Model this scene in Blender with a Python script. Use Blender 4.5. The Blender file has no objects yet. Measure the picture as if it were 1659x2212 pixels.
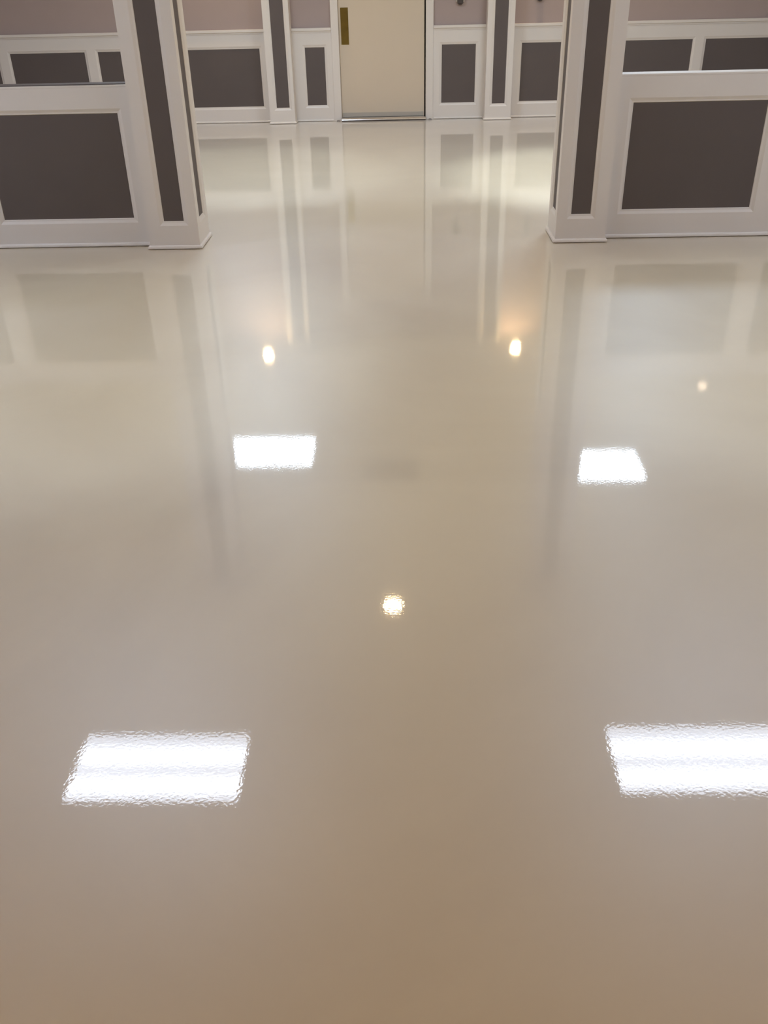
import bpy, bmesh, math
from mathutils import Vector, Matrix

sc = bpy.context.scene
C = sc.collection

# ------------------------------------------------------------------ materials
def new_mat(name):
    m = bpy.data.materials.new(name)
    m.use_nodes = True
    return m, m.node_tree, m.node_tree.nodes['Principled BSDF']

def paint(name, rgb, rough=0.45, var=0.04, bump=0.0, metallic=0.0, scale=3.0):
    m, nt, b = new_mat(name)
    tc = nt.nodes.new('ShaderNodeTexCoord')
    n = nt.nodes.new('ShaderNodeTexNoise')
    n.inputs['Scale'].default_value = scale
    n.inputs['Detail'].default_value = 3
    nt.links.new(tc.outputs['Object'], n.inputs['Vector'])
    mx = nt.nodes.new('ShaderNodeMix'); mx.data_type = 'RGBA'
    mx.inputs[6].default_value = (*[c * (1 - var) for c in rgb], 1)
    mx.inputs[7].default_value = (*[min(1, c * (1 + var)) for c in rgb], 1)
    nt.links.new(n.outputs['Fac'], mx.inputs[0])
    nt.links.new(mx.outputs[2], b.inputs['Base Color'])
    b.inputs['Roughness'].default_value = rough
    b.inputs['Metallic'].default_value = metallic
    if bump:
        n2 = nt.nodes.new('ShaderNodeTexNoise'); n2.inputs['Scale'].default_value = 90
        nt.links.new(tc.outputs['Object'], n2.inputs['Vector'])
        bp = nt.nodes.new('ShaderNodeBump'); bp.inputs['Strength'].default_value = bump
        bp.inputs['Distance'].default_value = 0.002
        nt.links.new(n2.outputs['Fac'], bp.inputs['Height'])
        nt.links.new(bp.outputs['Normal'], b.inputs['Normal'])
    return m

TRIM = paint('white_trim_paint', (0.73, 0.69, 0.66), 0.42, 0.02)
DARK = paint('dark_panel_paint', (0.103, 0.083, 0.079), 0.6, 0.08, 0.15)
MAUVE = paint('mauve_wall_paint', (0.39, 0.315, 0.30), 0.7, 0.04, 0.15)
CEIL = paint('ceiling_paint', (0.86, 0.86, 0.86), 0.9, 0.02, 0.3)
DOORM = paint('cream_door_paint', (0.63, 0.54, 0.43), 0.45, 0.02)
BRASS = paint('aged_brass', (0.36, 0.26, 0.07), 0.24, 0.25, 0.0, 1.0, 14)
CHROME = paint('polished_metal', (0.80, 0.78, 0.80), 0.18, 0.15, 0.0, 1.0, 6)
GREYM = paint('grey_caulk', (0.22, 0.20, 0.19), 0.6)
FIXD = paint('dark_fixture_plastic', (0.07, 0.055, 0.05), 0.4)
FIXW = paint('pale_fixture_plastic', (0.62, 0.58, 0.53), 0.4)
SHADE = paint('grey_foot_shade', (0.47, 0.42, 0.36), 0.45)  # grey of the painted shade at the door foot
HOUSE = paint('white_enamel', (0.8, 0.79, 0.77), 0.4)
VENTM = paint('vent_enamel', (0.42, 0.39, 0.34), 0.5)

def emit(name, rgb, strength, tubes=None):
    m, nt, b = new_mat(name)
    b.inputs['Base Color'].default_value = (0.8, 0.8, 0.8, 1)
    b.inputs['Emission Color'].default_value = (*rgb, 1)
    b.inputs['Emission Strength'].default_value = strength
    m.cycles.emission_sampling = 'FRONT'
    if tubes:
        # two lamps shine through the lens: radiance peaks on the two tube axes
        base, peak, y0, wd = tubes
        tc = nt.nodes.new('ShaderNodeTexCoord')
        sp = nt.nodes.new('ShaderNodeSeparateXYZ')
        nt.links.new(tc.outputs['Object'], sp.inputs[0])
        def mth(op, a, bb=None):
            k = nt.nodes.new('ShaderNodeMath'); k.operation = op
            for i, v in enumerate((a, bb)):
                if v is None: continue
                if isinstance(v, (int, float)): k.inputs[i].default_value = v
                else: nt.links.new(v, k.inputs[i])
            return k.outputs[0]
        d = mth('SUBTRACT', mth('ABSOLUTE', mth('ADD', sp.outputs['Y'], 0.028)), y0)
        g = mth('EXPONENT', mth('MULTIPLY', mth('POWER', mth('DIVIDE', d, wd), 2), -1))
        s = mth('ADD', mth('MULTIPLY', g, peak), base)
        nt.links.new(s, b.inputs['Emission Strength'])
    return m

TUBE_N = emit('troffer_lens_near', (0.84, 0.95, 1.13), 14, (3.0, 6.8, 0.118, 0.070))
TUBE_FILL = emit('added_side_fill_lens', (0.80, 0.94, 1.18), 14, (15.0, 18.5, 0.125, 0.085))  # stronger lens for the side lights added out of view
TUBE_F = emit('troffer_lens_far', (0.80, 0.96, 1.15), 14, (16.5, 8.0, 0.125, 0.09))
WARM = emit('warm_lamp', (1.0, 0.70, 0.36), 95)
WARM_F = emit('warm_far_lamp', (1.0, 0.70, 0.36), 270)
WARM_FILL = emit('added_warm_fill', (1.0, 0.52, 0.12), 118)  # for the added spots that warm the floor near the viewer
DIM = emit('dim_warm_lamp', (1.0, 0.74, 0.5), 6)

# glossy poured epoxy floor
def floor_mat():
    m, nt, b = new_mat('glossy_epoxy_floor')
    tc = nt.nodes.new('ShaderNodeTexCoord')
    n = nt.nodes.new('ShaderNodeTexNoise')
    n.inputs['Scale'].default_value = 0.9; n.inputs['Detail'].default_value = 4
    n.inputs['Roughness'].default_value = 0.5; n.inputs['Distortion'].default_value = 1.4
    nt.links.new(tc.outputs['Object'], n.inputs['Vector'])
    cr = nt.nodes.new('ShaderNodeValToRGB')
    cr.color_ramp.elements[0].position = 0.3; cr.color_ramp.elements[0].color = (0.565, 0.415, 0.215, 1)
    cr.color_ramp.elements[1].position = 0.72; cr.color_ramp.elements[1].color = (0.65, 0.50, 0.285, 1)
    nt.links.new(n.outputs['Fac'], cr.inputs['Fac'])
    nt.links.new(cr.outputs['Color'], b.inputs['Base Color'])
    b.inputs['Roughness'].default_value = 0.45
    b.inputs['IOR'].default_value = 2.2
    b.inputs['Specular Tint'].default_value = (0.68, 0.85, 1.0, 1)
    b.inputs['Sheen Weight'].default_value = 0.45
    b.inputs['Sheen Tint'].default_value = (0.84, 0.91, 1.0, 1)
    b.inputs['Specular IOR Level'].default_value = 0.9
    b.inputs['Coat Weight'].default_value = 1.0
    b.inputs['Coat Roughness'].default_value = 0.035
    b.inputs['Coat IOR'].default_value = 1.8
    # orange peel plus long gentle undulation of the poured coat
    n1 = nt.nodes.new('ShaderNodeTexNoise'); n1.inputs['Scale'].default_value = 125; n1.inputs['Detail'].default_value = 1
    n2 = nt.nodes.new('ShaderNodeTexNoise'); n2.inputs['Scale'].default_value = 7; n2.inputs['Detail'].default_value = 2
    for k in (n1, n2): nt.links.new(tc.outputs['Object'], k.inputs['Vector'])
    b1 = nt.nodes.new('ShaderNodeBump'); b1.inputs['Distance'].default_value = 0.0011; b1.inputs['Strength'].default_value = 0.042
    b2 = nt.nodes.new('ShaderNodeBump'); b2.inputs['Distance'].default_value = 0.004; b2.inputs['Strength'].default_value = 0.012
    nt.links.new(n1.outputs['Fac'], b1.inputs['Height']); nt.links.new(n2.outputs['Fac'], b2.inputs['Height'])
    nt.links.new(b2.outputs['Normal'], b1.inputs['Normal'])
    nt.links.new(b1.outputs['Normal'], b.inputs['Coat Normal'])
    return m
FLOORM = floor_mat()

# ------------------------------------------------------------------ helpers
def obj(name, bm, mat, parent=None, loc=None, smooth=False):
    bmesh.ops.recalc_face_normals(bm, faces=bm.faces[:]) if not bm.get('keep') else None
    me = bpy.data.meshes.new(name)
    bm.to_mesh(me); bm.free()
    me.materials.append(mat)
    if smooth:
        for p in me.polygons: p.use_smooth = True
    o = bpy.data.objects.new(name, me); C.objects.link(o)
    if parent: o.parent = parent
    if loc: o.location = loc
    return o

class BM:
    """bmesh wrapper with boxes, quads, prisms and panelled faces"""
    def __init__(s): s.bm = bmesh.new(); s.keep = False
    def box(s, x0, x1, y0, y1, z0, z1, bevel=0.0):
        vs = [s.bm.verts.new(p) for p in ((x0,y0,z0),(x1,y0,z0),(x1,y1,z0),(x0,y1,z0),(x0,y0,z1),(x1,y0,z1),(x1,y1,z1),(x0,y1,z1))]
        fs = [s.bm.faces.new([vs[i] for i in f]) for f in ((0,3,2,1),(4,5,6,7),(0,1,5,4),(1,2,6,5),(2,3,7,6),(3,0,4,7))]
        if bevel:
            ed = {e for f in fs for e in f.edges}
            bmesh.ops.bevel(s.bm, geom=list(ed), offset=bevel, segments=2, affect='EDGES', profile=0.5)
        return s
    def quad(s, a, b, c, d):
        s.bm.faces.new([s.bm.verts.new(p) for p in (a, b, c, d)])
    def panelled(s, O, U, V, Nn, w, h, holes, prof):
        """face of width w and height h at O with rectangular holes (u0,u1,v0,v1) in a row; a stepped moulding runs round each hole.
        prof: list of (outset from the hole rect, depth along Nn), last one at depth 0"""
        O, U, V, Nn = map(Vector, (O, U, V, Nn))
        P = lambda u, v, d=0.0: O + U*u + V*v + Nn*d
        g = prof[-1][0]
        hs = sorted((u0-g, u1+g, v0-g, v1+g, u0, u1, v0, v1) for u0, u1, v0, v1 in holes)
        v_lo, v_hi = hs[0][2], hs[0][3]
        s.quad(P(0,0), P(w,0), P(w,v_lo), P(0,v_lo))
        s.quad(P(0,v_hi), P(w,v_hi), P(w,h), P(0,h))
        cur = 0.0
        for q in hs:
            s.quad(P(cur,v_lo), P(q[0],v_lo), P(q[0],v_hi), P(cur,v_hi)); cur = q[1]
        s.quad(P(cur,v_lo), P(w,v_lo), P(w,v_hi), P(cur,v_hi))
        for q in hs:
            u0, u1, v0, v1 = q[4:]
            rings = [[P(u0-a,v0-a,d), P(u1+a,v0-a,d), P(u1+a,v1+a,d), P(u0-a,v1+a,d)] for a, d in prof]
            for r0, r1 in zip(rings, rings[1:]):
                for i in range(4):
                    j = (i+1) % 4
                    s.quad(r1[i], r1[j], r0[j], r0[i])
    def build(s, name, mat, parent=None, loc=None):
        me = bpy.data.meshes.new(name)
        if not s.keep: bmesh.ops.recalc_face_normals(s.bm, faces=s.bm.faces[:])
        s.bm.to_mesh(me); s.bm.free()
        me.materials.append(mat)
        o = bpy.data.objects.new(name, me); C.objects.link(o)
        if parent: o.parent = parent
        if loc: o.location = loc
        return o

PROF = [(0.0, -0.012), (0.003, -0.0075), (0.012, -0.0065), (0.028, 0.0)]

def tag(o, label=None, cat=None, group=None, kind=None):
    if label: o['label'] = label
    if cat: o['category'] = cat
    if group: o['group'] = group
    if kind: o['kind'] = kind
    return o

def empty(name, loc):
    o = bpy.data.objects.new(name, None); C.objects.link(o)
    o.location = loc; o.empty_display_size = 0.1
    return o

def slab(O, U, V, Nn, u0, u1, v0, v1, d0, d1):
    """box in a face's own frame"""
    b = BM()
    O, U, V, Nn = map(Vector, (O, U, V, Nn))
    P = lambda u, v, d: O + U*u + V*v + Nn*d
    vs = [b.bm.verts.new(P(u, v, d)) for d in (d0, d1) for u, v in ((u0,v0),(u1,v0),(u1,v1),(u0,v1))]
    for f in ((0,1,2,3),(4,5,6,7),(0,1,5,4),(1,2,6,5),(2,3,7,6),(3,0,4,7)):
        b.bm.faces.new([vs[i] for i in f])
    return b

def shoe(bmw, path, closed=False, r=0.013, z0=0.005, hgt=0.020):
    """quarter-round shoe moulding swept along a plan path; the outside is on the path's right"""
    prof = [(0, 0), (r, 0), (r*1.0, hgt*0.35), (r*0.86, hgt*0.68), (r*0.5, hgt*0.93), (0, hgt)]
    n = len(path); rings = []
    for i, (x, y) in enumerate(path):
        def nrm(a, b):
            dx, dy = b[0]-a[0], b[1]-a[1]; l = math.hypot(dx, dy); return (dy/l, -dx/l)
        if closed or 0 < i < n-1:
            n1 = nrm(path[i-1], path[i]); n2 = nrm(path[i], path[(i+1) % n])
            k = 1 + n1[0]*n2[0] + n1[1]*n2[1]
            nx, ny = (n1[0]+n2[0])/k, (n1[1]+n2[1])/k
        else:
            nx, ny = nrm(path[0], path[1]) if i == 0 else nrm(path[-2], path[-1])
        rings.append([bmw.bm.verts.new((x+nx*a, y+ny*a, z0+z)) for a, z in prof])
    m = len(prof)
    for i in range(n if closed else n-1):
        a, b = rings[i], rings[(i+1) % n]
        for j in range(m):
            bmw.bm.faces.new((a[j], a[(j+1) % m], b[(j+1) % m], b[j]))
    if not closed:
        bmw.bm.faces.new(rings[0]); bmw.bm.faces.new(rings[-1][::-1])

ZC = 2.8          # ceiling height
YF = 11.571       # far wall
YN = 5.896        # half wall face
YP0, YP1 = 5.801, 6.128   # free-standing pillars
CAPZ = 0.984
PAN0, PAN1 = 0.176, 0.786
STRIP1 = 2.683

# ------------------------------------------------------------------ room shell
XL, XR, YB = -6.2, 6.2, -3.2
tag(BM().box(XL-.1, XR+.1, YB-.1, YF+.3, -0.1, 0).build('floor', FLOORM), kind='structure')
tag(BM().box(XL-.1, XR+.1, YB-.1, YF+.3, ZC, ZC+.1).build('ceiling', CEIL), kind='structure')
DX0, DX1, DH = -0.735, 0.305, 2.13       # rough door opening
wf = BM()
wf.box(XL, DX0, YF, YF+.2, 0, ZC); wf.box(DX1, XR, YF, YF+.2, 0, ZC); wf.box(DX0, DX1, YF, YF+.2, DH, ZC)
tag(wf.build('wall_far', MAUVE), kind='structure')
tag(BM().box(XL-.1, XL, YB, YF+.2, 0, ZC).build('wall_left', MAUVE), kind='structure')
tag(BM().box(XR, XR+.1, YB, YF+.2, 0, ZC).build('wall_right', MAUVE), kind='structure')
tag(BM().box(XL, XR, YB-.1, YB, 0, ZC).build('wall_back', MAUVE), kind='structure')

FX, FZ, FN = (1,0,0), (0,0,1), (0,-1,0)

# crown moulding along the far wall
cm = BM()
cm.box(XL, XR, YF-.03, YF, ZC-.085, ZC-.0)
cm.box(XL, XR, YF-.055, YF-.03, ZC-.045, ZC-.0)
tag(cm.build('trim_1', TRIM), kind='structure')

# ------------------------------------------------------------------ wainscot bays on the far wall
WT = 0.022   # board thickness
def wainscot(x0, x1, panels, label, e0=.013, e1=.013):
    root = empty('wainscot', (x0, YF, 0))
    tag(root, label, 'wainscot', 'panelled wainscot bays along the far wall')
    w = x1-x0
    b = BM()
    b.panelled((0, -WT, 0), FX, FZ, FN, w, CAPZ-.03, [(a-x0, c-x0, PAN0, PAN1) for a, c in panels], PROF)
    # returns and a back board so that it is solid
    b.quad((0,-WT,0),(0,0,0),(0,0,CAPZ-.03),(0,-WT,CAPZ-.03)); b.quad((w,-WT,0),(w,0,0),(w,0,CAPZ-.03),(w,-WT,CAPZ-.03))
    b.build('frame', TRIM, root)
    for a, c in panels:
        slab((0,-WT,0), FX, FZ, FN, a-x0-.002, c-x0+.002, PAN0-.002, PAN1+.002, -.019, -.0115).build('panel', DARK, root)
    BM().box(0, w, -WT-.020, 0, CAPZ-.03, CAPZ, .004).build('chair_rail', TRIM, root)
    BM().box(0, w, -WT-.008, -WT, CAPZ-.045, CAPZ-.03).build('rail_molding', TRIM, root)
    s = BM(); shoe(s, [(e0, -WT), (w-e1, -WT)], r=.011, hgt=.017); s.build('shoe_molding', TRIM, root)
    return root

ql, qr = (-1.551, -1.254), (0.969, 1.273)
CAS = 0.085
wainscot(XL, ql[0]-.002, [(-5.58, -4.705), (-4.55, -3.676), (-3.521, -2.647), (-2.492, -1.639)],
         'white wainscot with dark panels along the far wall left of the left pilaster')
wainscot(ql[1], DX0-CAS+.02, [(-1.112, -0.887)],
         'narrow white wainscot with one slim dark panel between the left pilaster and the door')
wainscot(DX1+CAS-.02, qr[0], [(0.469, 0.858)],
         'white wainscot with one upright dark panel between the door and the right pilaster')
wainscot(qr[1]+.002, XR, [(1.387, 2.2825), (2.4345, 3.33), (3.482, 4.3775), (4.53, 5.425)],
         'white wainscot with wide dark panels along the far wall right of the right pilaster')

# ------------------------------------------------------------------ pillars
def pillar(name, x0, x1, y0, y1, s0, s1, label, group, free=True, sy=None):
    root = empty(name, ((x0+x1)/2, (y0+y1)/2, 0))
    tag(root, label, 'pillar', group)
    w, d = x1-x0, y1-y0
    cx, cy = w/2, d/2
    b = BM()
    H0 = ZC
    zb, zt = .175, STRIP1
    b.panelled((-cx,-cy,0), (1,0,0), FZ, (0,-1,0), w, H0, [(s0-x0, s1-x0, zb, zt)], PROF)
    sides = [((cx,-cy,0), (0,1,0), (1,0,0)), ((-cx,-cy,0), (0,1,0), (-1,0,0))]
    if free:
        b.panelled((-cx,cy,0), (1,0,0), FZ, (0,1,0), w, H0, [(s0-x0, s1-x0, zb, zt)], PROF)
        for O, U, Nn in sides:
            b.panelled(O, U, FZ, Nn, d, H0, [(sy[0], sy[1], zb, zt)], PROF)
    else:
        for O, U, Nn in sides:
            O = Vector(O); U = Vector(U)
            b.quad(O, O+U*d, O+U*d+Vector((0,0,H0)), O+Vector((0,0,H0)))
    b.build('shaft', TRIM, root)
    core = BM().box(-cx+.02, cx-.02, -cy+.02, cy-(.02 if free else 0), 0, H0)
    core.build('core', TRIM, root)
    def strip(O, U, Nn, a, c):
        slab(O, U, FZ, Nn, a-.002, c+.002, zb-.002, zt+.002, -.0195, -.0115).build('panel', DARK, root)
    strip((-cx,-cy,0), (1,0,0), (0,-1,0), s0-x0, s1-x0)
    if free:
        strip((-cx,cy,0), (1,0,0), (0,1,0), s0-x0, s1-x0)
        for O, U, Nn in sides: strip(O, U, Nn, *sy)
    s = BM()
    if free: shoe(s, [(-cx,-cy),(cx,-cy),(cx,cy),(-cx,cy)], closed=True)
    else: shoe(s, [(-cx,cy-.046),(-cx,-cy),(cx,-cy),(cx,cy-.046)], r=.012, hgt=.018)
    s.build('shoe_molding', TRIM, root)
    return root

pillar('pillar', -1.634, -1.309, YP0, YP1, -1.524, -1.398,
       'free-standing white pillar with dark inset strips at the end of the left half wall', 'free-standing pillars ending the half walls', sy=(.100, .235))
pillar('pillar', 0.972, 1.290, YP0, YP1, 1.064, 1.184,
       'free-standing white pillar with dark inset strips at the end of the right half wall', 'free-standing pillars ending the half walls', sy=(.095, .235))
pillar('pilaster', ql[0], ql[1], 11.383, YF, -1.465, -1.315,
       'white pilaster with dark strip on the far wall left of the cream door', 'pilasters on the far wall', free=False)
pillar('pilaster', qr[0], qr[1], 11.383, YF, 1.051, 1.198,
       'white pilaster with dark strip on the far wall right of the cream door', 'pilasters on the far wall', free=False)

# ------------------------------------------------------------------ half walls
def half_wall(x0, x1, panels, label, dark_top=False):
    TH = 0.12; H1 = 0.960; z0, z1 = .178, .801
    root = empty('half_wall', (x0, YN, 0))
    tag(root, label, 'half wall', 'half walls running out from the free-standing pillars')
    w = x1-x0
    b = BM()
    hl = [(a-x0, c-x0, z0, z1) for a, c in panels]
    b.panelled((0,0,0), FX, FZ, FN, w, H1-.012, hl, PROF)
    b.panelled((0,TH,0), FX, FZ, (0,1,0), w, H1-.012, hl, PROF)
    b.quad((0,0,0),(0,TH,0),(0,TH,H1-.012),(0,0,H1-.012)); b.quad((w,0,0),(w,TH,0),(w,TH,H1-.012),(w,0,H1-.012))
    b.quad((0,0,H1-.012),(w,0,H1-.012),(w,TH,H1-.012),(0,TH,H1-.012))
    b.build('frame', TRIM, root)
    for a, c in panels:
        slab((0,0,0), FX, FZ, FN, a-x0-.002, c-x0+.002, z0-.002, z1+.002, -.0195, -.0115).build('panel', DARK, root)
        slab((0,TH,0), FX, FZ, (0,1,0), a-x0-.002, c-x0+.002, z0-.002, z1+.002, -.0195, -.0115).build('panel', DARK, root)
    BM().box(0, w, -.001, TH+.001, H1-.012, H1, .002).build('cap', TRIM, root)
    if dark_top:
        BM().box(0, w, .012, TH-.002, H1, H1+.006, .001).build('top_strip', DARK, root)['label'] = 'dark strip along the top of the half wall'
    s = BM(); shoe(s, [(0,0),(w,0)]); shoe(s, [(w,TH),(0,TH)]); s.build('shoe_molding', TRIM, root)
    return root
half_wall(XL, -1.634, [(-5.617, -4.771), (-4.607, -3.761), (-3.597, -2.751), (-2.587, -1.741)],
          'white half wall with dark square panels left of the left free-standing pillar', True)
half_wall(1.290, XR, [(1.400, 2.207), (2.371, 3.178), (3.342, 4.149), (4.313, 5.120)],
          'white half wall with dark square panels right of the right free-standing pillar')

# ------------------------------------------------------------------ door
door = tag(empty('door_1', ((DX0+DX1)/2, YF, 0)), kind='structure')
dx = (DX0+DX1)/2
fr = BM()
for s0, s1 in ((DX0-CAS+.02-dx, DX0+.02-dx), (DX1-.02-dx, DX1+CAS-.02-dx)):
    fr.box(s0, s1, -.030, 0, 0, DH+CAS-.02, .004)
fr.box(DX0+.02-dx, DX1-.02-dx, -.030, 0, DH-.02, DH+CAS-.02, .004)
fr.box(DX0-dx, DX0+.022-dx, 0, .2, 0, DH); fr.box(DX1-.022-dx, DX1-dx, 0, .2, 0, DH); fr.box(DX0-dx, DX1-dx, 0, .2, DH-.022, DH)
fr.build('door_frame', TRIM, door)
L0, L1 = -0.7115-dx, 0.268-dx
leaf = BM().box(L0, L1, .012, .057, .036, DH-.026, .002).build('door_leaf', DOORM, door)
pp = BM().box(-.688-dx, -.600-dx, .008, .012, .805, 1.180, .0015)
plate = pp.build('push_plate', BRASS, door); plate['label'] = 'brass push plate'
sb = BM()
for sx in (-.680, -.608):
    for sz in (.815, .99, 1.170):
        bmesh.ops.create_uvsphere(sb.bm, u_segments=10, v_segments=6, radius=.0035, matrix=Matrix.Translation((sx-dx, .008, sz)) @ Matrix.Diagonal((1, .5, 1, 1)))
sb.build('screw', BRASS, plate)
# threshold: low rounded polished sill
th = BM()
profs = [(-.100, 0.014), (-.096, .024), (-.080, .037), (-.060, .040), (-.02, .036), (.03, .034), (.08, .030), (.08, 0.014)]
r0 = [th.bm.verts.new((DX0+.022-dx, y, z)) for y, z in profs]; r1 = [th.bm.verts.new((DX1-.022-dx, y, z)) for y, z in profs]
for i in range(len(profs)):
    j = (i+1) % len(profs); th.bm.faces.new((r0[i], r0[j], r1[j], r1[i]))
th.bm.faces.new(r0); th.bm.faces.new(r1)
shade_strip = BM().box(L0+.01, L1-.01, .004, .012, .037, .085, .001).build('door_foot_shade', SHADE, door); shade_strip['label'] = 'grey strip standing for the shade along the foot of the door'  # strip paints the shade on the door just above the threshold
thr = th.build('threshold', CHROME, door); thr['label'] = 'polished metal threshold'
BM().box(DX0+.024-dx, DX1-.024-dx, -.094, .078, 0, .014).build('gasket', FIXD, thr)['label'] = 'dark gasket under the metal threshold'
for X in (-.755, .335):
    k = BM(); bmesh.ops.create_cone(k.bm, cap_ends=True, segments=16, radius1=.021, radius2=.014, depth=.014, matrix=Matrix.Translation((X-dx, -.075, .008)))
    e = k.build('floor_stud', GREYM, door); e['label'] = 'small grey stud on the floor'

# ------------------------------------------------------------------ wall fixtures (only their lower ends are in view)
def fixture(x, z, w, label):
    r = empty('wall_fixture', (x, YF, z)); tag(r, label, 'wall fixture', 'small dark fixtures on the mauve wall')
    BM().box(-w*.72, w*.72, -.012, 0, .020, .20, .003).build('back_plate', FIXW, r)
    b = BM(); b.box(-w/2, w/2, -.055, -.012, .004, .19, .006); b.build('cover', FIXD, r)
    b2 = BM(); b2.box(-w*.28, w*.28, -.040, -.014, -.006, .004, .003); b2.build('lower_lip', FIXD, r)
    return r
fixture(.668, 1.188, .068, 'small dark box with pale back plate on the mauve wall right of the door')
fixture(1.562, 1.203, .060, 'small dark box on the mauve wall right of the right pilaster')

# ------------------------------------------------------------------ ceiling lights
def troffer(x, y, m, label, w=1.07, down=0):
    r = empty('ceiling_light', (x, y, ZC)); tag(r, label, 'ceiling light', 'rectangular fluorescent ceiling lights')
    d = .56
    f = BM()
    for a in ((-w/2-.03, w/2+.03, -d/2-.03, -d/2), (-w/2-.03, w/2+.03, d/2, d/2+.03), (-w/2-.03, -w/2, -d/2, d/2), (w/2, w/2+.03, -d/2, d/2)):
        f.box(a[0], a[1], a[2], a[3], -.014, -.001)
    f.build('frame', HOUSE, r)
    BM().box(-w/2, w/2, -d/2, d/2, -.008, -.001).build('housing', HOUSE, r)
    ln = BM(); ln.keep = True
    ln.quad((-w/2,-d/2,-.010), (-w/2,d/2,-.010), (w/2,d/2,-.010), (w/2,-d/2,-.010))
    ln.build('diffuser', m, r)
    if down:     # unseen narrow spot added under the lens to brighten the floor below
        ld = bpy.data.lights.new('floor_fill_spot', 'SPOT'); ld.energy = down; ld.spot_size = math.radians(66); ld.spot_blend = 0.55
        ld.shadow_soft_size = 0.02; ld.color = (0.74, 0.88, 1.0)
        lo = bpy.data.objects.new('floor_fill_spot', ld); C.objects.link(lo); lo.parent = r; lo.location = (0, 0, -.035)
    return r
troffer(-1.578, 3.99, TUBE_N, 'rectangular two-tube ceiling light mirrored in the floor at the lower left', 1.07, 62)
troffer(1.838, 4.05, TUBE_N, 'rectangular two-tube ceiling light mirrored in the floor at the lower right', 1.07, 62)
troffer(-4.90, 3.99, TUBE_FILL, 'rectangular ceiling light added out of view beside the left side wall')  # side pair added out of view to brighten the half walls
troffer(5.10, 4.05, TUBE_FILL, 'rectangular ceiling light added out of view beside the right side wall')
troffer(-4.95, 8.35, TUBE_N, 'rectangular ceiling light added out of view far down the left aisle by the side wall')  # far side pair, also added out of view, lifts the far wall
troffer(5.15, 7.97, TUBE_N, 'rectangular ceiling light added out of view far down the right aisle by the side wall')
troffer(-1.500, 8.35, TUBE_F, 'rectangular ceiling light over the aisle behind the left half wall', 1.07, 90)
troffer(1.860, 7.97, TUBE_F, 'rectangular ceiling light over the aisle behind the right half wall', 1.0, 330)
def can(x, y, rad, m, label, group='round recessed ceiling spots'):
    r = empty('ceiling_spotlight', (x, y, ZC)); tag(r, label, 'spotlight', group)
    t = BM()
    n = 40; rings = []
    for rr, zz in ((rad*1.35, -.001), (rad*1.33, -.007), (rad*1.08, -.009), (rad*1.0, -.003)):
        rings.append([t.bm.verts.new((rr*math.cos(2*math.pi*i/n), rr*math.sin(2*math.pi*i/n), zz)) for i in range(n)])
    for a, b in zip(rings, rings[1:]):
        for i in range(n): t.bm.faces.new((a[i], a[(i+1)%n], b[(i+1)%n], b[i]))
    t.build('trim_ring', HOUSE, r)
    l = BM(); l.keep = True
    l.bm.faces.new([l.bm.verts.new((rad*math.cos(-2*math.pi*k/24), rad*math.sin(-2*math.pi*k/24), -.004)) for k in range(24)])
    l.build('bulb', m, r)
    return r
can(-.106, 5.68, .068, WARM, 'round warm ceiling spot between the pillars, mirrored mid floor')
can(-1.795, 11.16, .058, WARM_F, 'round warm ceiling spot close to the far wall left of the left pilaster')
can(1.479, 11.30, .058, WARM_F, 'round warm ceiling spot close to the far wall right of the right pilaster')
can(3.557, 9.95, .05, DIM, 'faint round ceiling spot beyond the right half wall')
can(-.1, .15, .055, WARM_FILL, 'round warm ceiling spot added unseen directly above the viewer')  # this and the next four: unseen spots added as warm fill
can(-1.9, 1.1, .055, WARM_FILL, 'round warm ceiling spot added unseen above the viewer, to the left of the middle one')
can(1.8, 1.1, .055, WARM_FILL, 'round warm ceiling spot added unseen above the viewer, to the right of the middle one')
can(-1.9, -1.6, .055, WARM_FILL, 'round warm ceiling spot added unseen behind the viewer at the left')
can(1.8, -1.6, .055, WARM_FILL, 'round warm ceiling spot added unseen behind the viewer at the right')

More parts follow.
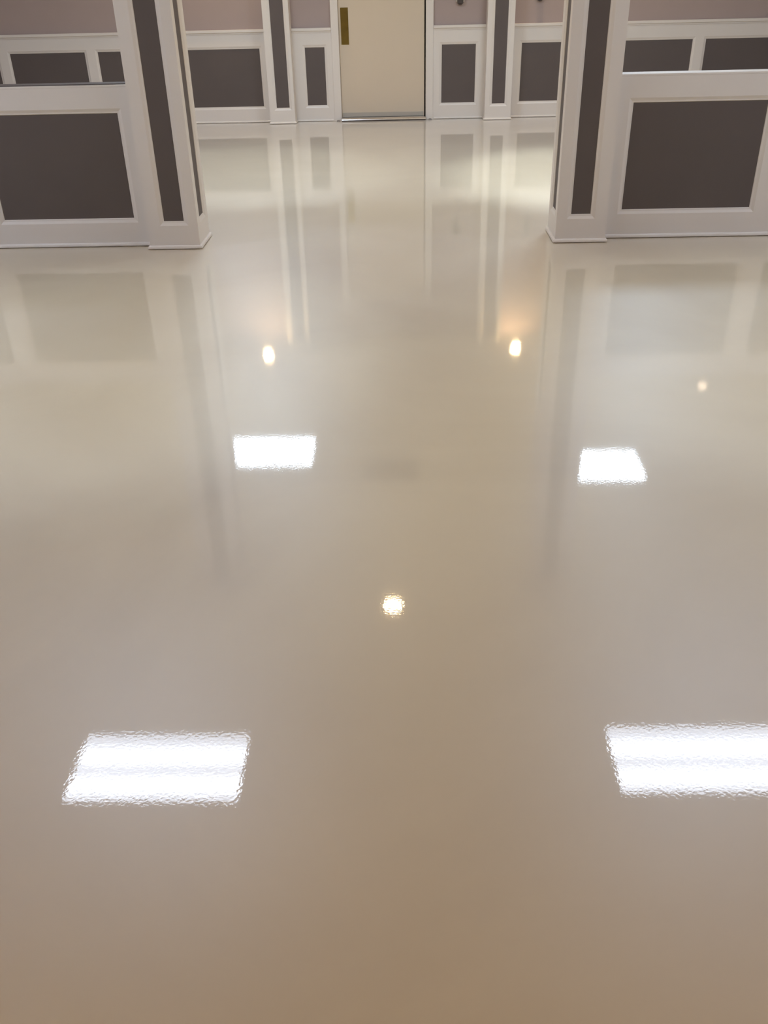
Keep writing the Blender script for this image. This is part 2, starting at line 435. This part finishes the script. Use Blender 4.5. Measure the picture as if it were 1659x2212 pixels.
# return-air grille in the ceiling, seen only as a mirror image
vt = empty('ceiling_vent', (-.13, 7.97, ZC)); tag(vt, 'square return-air grille in the ceiling midway between the rear lights', 'vent')
b = BM()
for a in ((-.275,.275,-.275,-.245),(-.275,.275,.245,.275),(-.275,-.245,-.245,.245),(.245,.275,-.245,.245)): b.box(*a, -.012, -.001)
b.build('frame', VENTM, vt)
b = BM()
for i in range(16):
    y = -.238 + i*.0305
    b.box(-.245, .245, y, y+.018, -.009, -.003)
b.build('slat', VENTM, vt)

# ------------------------------------------------------------------ world, camera, view
w = bpy.data.worlds.new('world'); sc.world = w; w.use_nodes = True
w.node_tree.nodes['Background'].inputs['Color'].default_value = (0.9, 0.85, 0.8, 1)
w.node_tree.nodes['Background'].inputs['Strength'].default_value = 0.0

F_PX, TH, RO, YW = 1926.24, 0.5431619, -0.0239462, -0.0281838
cam = bpy.data.cameras.new('camera'); co = bpy.data.objects.new('camera', cam); C.objects.link(co)
fw = Vector((math.sin(YW)*math.cos(TH), math.cos(YW)*math.cos(TH), -math.sin(TH)))
rt = Vector((math.cos(YW), -math.sin(YW), 0)); up = rt.cross(fw)
r2 = rt*math.cos(RO) + up*math.sin(RO); u2 = -rt*math.sin(RO) + up*math.cos(RO)
M = Matrix(((r2.x, u2.x, -fw.x, 0), (r2.y, u2.y, -fw.y, 0), (r2.z, u2.z, -fw.z, 1.5), (0, 0, 0, 1)))
co.matrix_world = M
cam.sensor_fit = 'VERTICAL'; cam.sensor_height = 36.0
cam.lens = F_PX/2212*36.0
cam.clip_start = 0.05
sc.camera = co

sc.view_settings.view_transform = 'Standard'
sc.view_settings.look = 'None'
sc.view_settings.exposure = 0.64
sc.view_settings.gamma = 1.0
sc.view_settings.use_curve_mapping = False
sc.cycles.max_bounces = 6
sc.cycles.diffuse_bounces = 4
sc.cycles.adaptive_threshold = 0.015
sc.cycles.glossy_bounces = 4
sc.cycles.caustics_reflective = False
sc.cycles.caustics_refractive = False
sc.cycles.sample_clamp_indirect = 3.0
